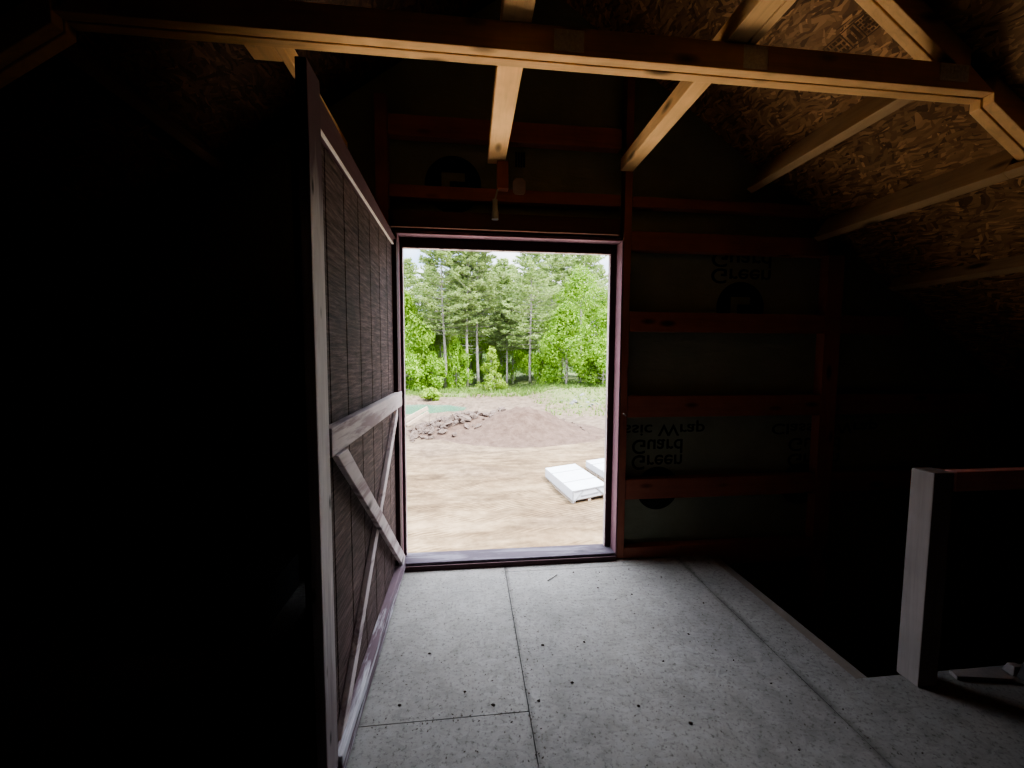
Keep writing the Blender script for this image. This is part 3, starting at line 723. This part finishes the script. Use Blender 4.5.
pD = plant_pine(4, 18.2, 4.5, 3.7, 'broad pine with layered boughs right of the doorway centre', at(8.0, 51))
back_group = 'pines in the back row'
dup(pB, at(5.0, 53), 1.2, (.8,.8,.62), label='short thin pine trunk standing right of the young bush')
dup(pD, at(-8.2, 56), 2.0, .93, label='pine at the far left rising above the leafy trees')
dup(pA, at(-5.4, 57), 3.1, (.9,.9,.82), label='pine behind the left leafy trees with a pale crown')
dup(pC, at(4.6, 57), 4.0, (1.1,1.1,.86), label='pine filling the gap behind the middle of the tree line')
dup(pD, at(12.2, 59), 5.2, (.9,.9,1.08), label='pine whose top shows in the sky gap right of centre')
dup(pC, at(17.2, 58), .7, 1.02, label='pine at the far right above the big leafy tree')
dup(pA, at(15.0, 63), 1.9, 1.03, label='farthest right pine deep behind the big leafy tree')
for i, (x, y, k, rr_, s) in enumerate(((-11, 62, pD, 1.1, .9), (-2.0, 63, pD, 2.9, 1.0), (2.2, 64, pD, .3, 1.0), (7.0, 64, pD, 4.4, 1.0), (10.0, 66, pD, 2.1, .95), (21, 64, pD, .9, 1.0), (-6.4, 66, pD, 5.0, .78), (4.5, 70, pD, 1.7, 1.05), (13, 71, pD, 3.0, 1.05), (-.5, 71, pD, 5.6, 1.05))):
    dup(k, at(x, y), rr_, s, label='dark pine in the back row, glimpsed between the front trunks', group=back_group)
D1 = plant_leafy('leafy_tree', 21, 14.2, 4.3, M['leaf'], 9000, 'big bright green leafy tree filling the right side of the doorway', at(13.6, 48))
D2 = plant_leafy('leafy_tree', 22, 9.5, 3.2, M['leaf'], 6500, 'bright leafy tree low in front of the big one, left side', at(11.4, 46))
D3 = plant_leafy('leafy_shrub', 23, 5.0, 2.6, M['leaf'], 4200, 'low leafy shrub against the right door jamb', at(15.0, 43.5), 'shrub', z0=.05)
dup(D2, at(-7.6, 48), 2.2, (1,1,1.22), label='bright leafy tree at the left edge of the doorway')
dup(D2, at(-5.4, 49.5), 4.1, (.8,.8,.78), label='leafy tree left of the thick pale pine trunk')
dup(D3, at(-7.2, 46), 1.0, (1.0,1.0,.95), label='low leafy shrub at the left edge of the tree line')
dup(D3, at(-4.2, 47.5), 2.5, (.8,.8,.85), label='low leafy shrub at the foot of the thick pale trunk')
dup(D3, at(-1.5, 50.5), 3.5, (.7,.7,1.1), label='leafy sapling between the two left pine trunks')
dup(D2, at(16.8, 46), .4, (.9,.9,.95), label='leafy tree at the right edge below the big one')
dup(D3, at(9.6, 49.5), 5.5, (.9,.9,.9), label='leafy shrub at the foot of the broad pine')
dup(D1, at(-9.0, 53), 1.3, (.85,.85,.8), label='leafy tree behind the left edge trees')
for (x, y, s, rz_) in ((-4, 58, .72, .2), (0.3, 58, .62, 1.4), (3.2, 59, .66, 2.6), (6.4, 58, .6, 3.7), (10, 57, .7, 4.9), (19, 55, .9, 5.9), (-8, 68, .8, .7), (-2.5, 68, .75, 1.9), (2, 69, .8, 3.3), (6.5, 68, .7, 4.1), (11.5, 69, .8, 5.2), (17, 68, .8, .4)):
    dup(D1, at(x, y), rz_, (s*1.1, s*1.1, s), label='shaded leafy undergrowth tree behind the pine trunks', group='undergrowth trees behind the pines')
plant_leafy('young_tree', 31, 5.0, 1.75, M['youngleaf'], 3400, 'young yellow green tree standing in front of the pines', at(2.55, 45.5), cone=True, z0=.04)
gt = plant_leafy('bush', 33, 1.1, .95, M['youngleaf'], 900, 'small bright green bush on the far pond bank', at(-3.6, 39.0), 'bush', z0=.05)
hl = MB(); n = 40
for i in range(n+1):
    x = -75+150*i/n; hl.v += [(x, 80, -3.2), (x, 84, 4.5+1.2*noise.noise(Vector((x*.07, 1, 1)))+.8*noise.noise(Vector((x*.3, 1, 1)))), (x, 95, 5.5)]
for i in range(n):
    for k in range(2): hl.f.append((3*i+k, 3*i+3+k, 3*i+4+k, 3*i+1+k)); hl.m.append(0)
hl = obj('hills', hl, earth_mat('wooded_slope', (.035,.06,.02), (.09,.14,.05)), smooth=True); hl['kind'] = 'structure'
# grass along the tree line
mb = MB(); r = random.Random(5)
for i in range(7400):
    if i < 6500: x, y = r.uniform(-10, 20), 41+abs(r.gauss(0, 4.5))
    else: x, y = r.uniform(6, 15), r.uniform(28, 42)
    if i < 6500 and y < 43 and noise.noise(Vector((x*.5, y*.5, 2))) < 0: continue
    z = gh(x, y)-.02; a = r.uniform(0, PI); hh = r.uniform(.15,.5) if i < 6500 else r.uniform(.1,.3); w = r.uniform(.04,.1)
    mb.tri((x-math.cos(a)*w, y-math.sin(a)*w, z), (x+math.cos(a)*w, y+math.sin(a)*w, z), (x+r.gauss(0,.1), y+r.gauss(0,.1), z+hh))
tag(obj('grass', mb, M['grass']), 'rough green grass along the foot of the tree line', 'grass', kind='stuff')

# ------------------------------------------------------------------ light
SUN, SKY = 8.0, 10.5
s = bpy.data.lights.new('sun', 'SUN'); s.energy = SUN; s.angle = .009; s.color = (1., .955, .88)
so = bpy.data.objects.new('sun', s); C.objects.link(so); so.location = (4, -10, 30)
so.rotation_euler = Vector((-.45, .30, -1.0)).to_track_quat('-Z', 'Y').to_euler()
w = bpy.data.worlds.new('sky'); bpy.context.scene.world = w; w.use_nodes = True; t = w.node_tree
bg = t.nodes['Background']; tc = t.nodes.new('ShaderNodeTexCoord'); sp = t.nodes.new('ShaderNodeSeparateXYZ'); t.links.new(tc.outputs['Generated'], sp.inputs[0])
rp = t.nodes.new('ShaderNodeValToRGB'); t.links.new(sp.outputs[2], rp.inputs[0])
e = rp.color_ramp.elements; e[0].position = 0; e[0].color = (.36,.54,.92,1); e[1].position = .7; e[1].color = (.58,.66,.80,1)
mp = t.nodes.new('ShaderNodeMapping'); mp.inputs['Scale'].default_value = (1,1,2.2); t.links.new(tc.outputs['Generated'], mp.inputs[0])
nz = t.nodes.new('ShaderNodeTexNoise'); nz.inputs['Scale'].default_value = 5.; nz.inputs['Detail'].default_value = 7; t.links.new(mp.outputs[0], nz.inputs[0])
cr = t.nodes.new('ShaderNodeValToRGB'); cr.color_ramp.elements[0].position = .42; cr.color_ramp.elements[1].position = .60; t.links.new(nz.outputs[0], cr.inputs[0])
mx = t.nodes.new('ShaderNodeMix'); mx.data_type = 'RGBA'; t.links.new(cr.outputs[0], mx.inputs[0]); t.links.new(rp.outputs[0], mx.inputs[6]); mx.inputs[7].default_value = (.95,.97,1.0,1)
t.links.new(mx.outputs[2], bg.inputs[0])
# sky brightens upwards; the unseen zenith is boosted to light the floor
br_ = t.nodes.new('ShaderNodeValToRGB'); t.links.new(sp.outputs[2], br_.inputs[0]); q = br_.color_ramp.elements
q[0].position = .12; q[0].color = (.20,.20,.20,1); q[1].position = .34; q[1].color = (.30,.30,.30,1)
q = q.new(.62); q.color = (.45,.45,.45,1); q = br_.color_ramp.elements.new(.86); q.color = (1,1,1,1)
ml = t.nodes.new('ShaderNodeMath'); ml.operation = 'MULTIPLY'; t.links.new(br_.outputs[0], ml.inputs[0]); ml.inputs[1].default_value = SKY; t.links.new(ml.outputs[0], bg.inputs[1])

S = bpy.context.scene
S.view_settings.view_transform = 'AgX'; S.view_settings.look = 'AgX - Medium High Contrast'; S.view_settings.exposure = 0.6
S.cycles.max_bounces = 8; S.cycles.diffuse_bounces = 2; S.cycles.sample_clamp_indirect = 6
S.cycles.use_denoising = True
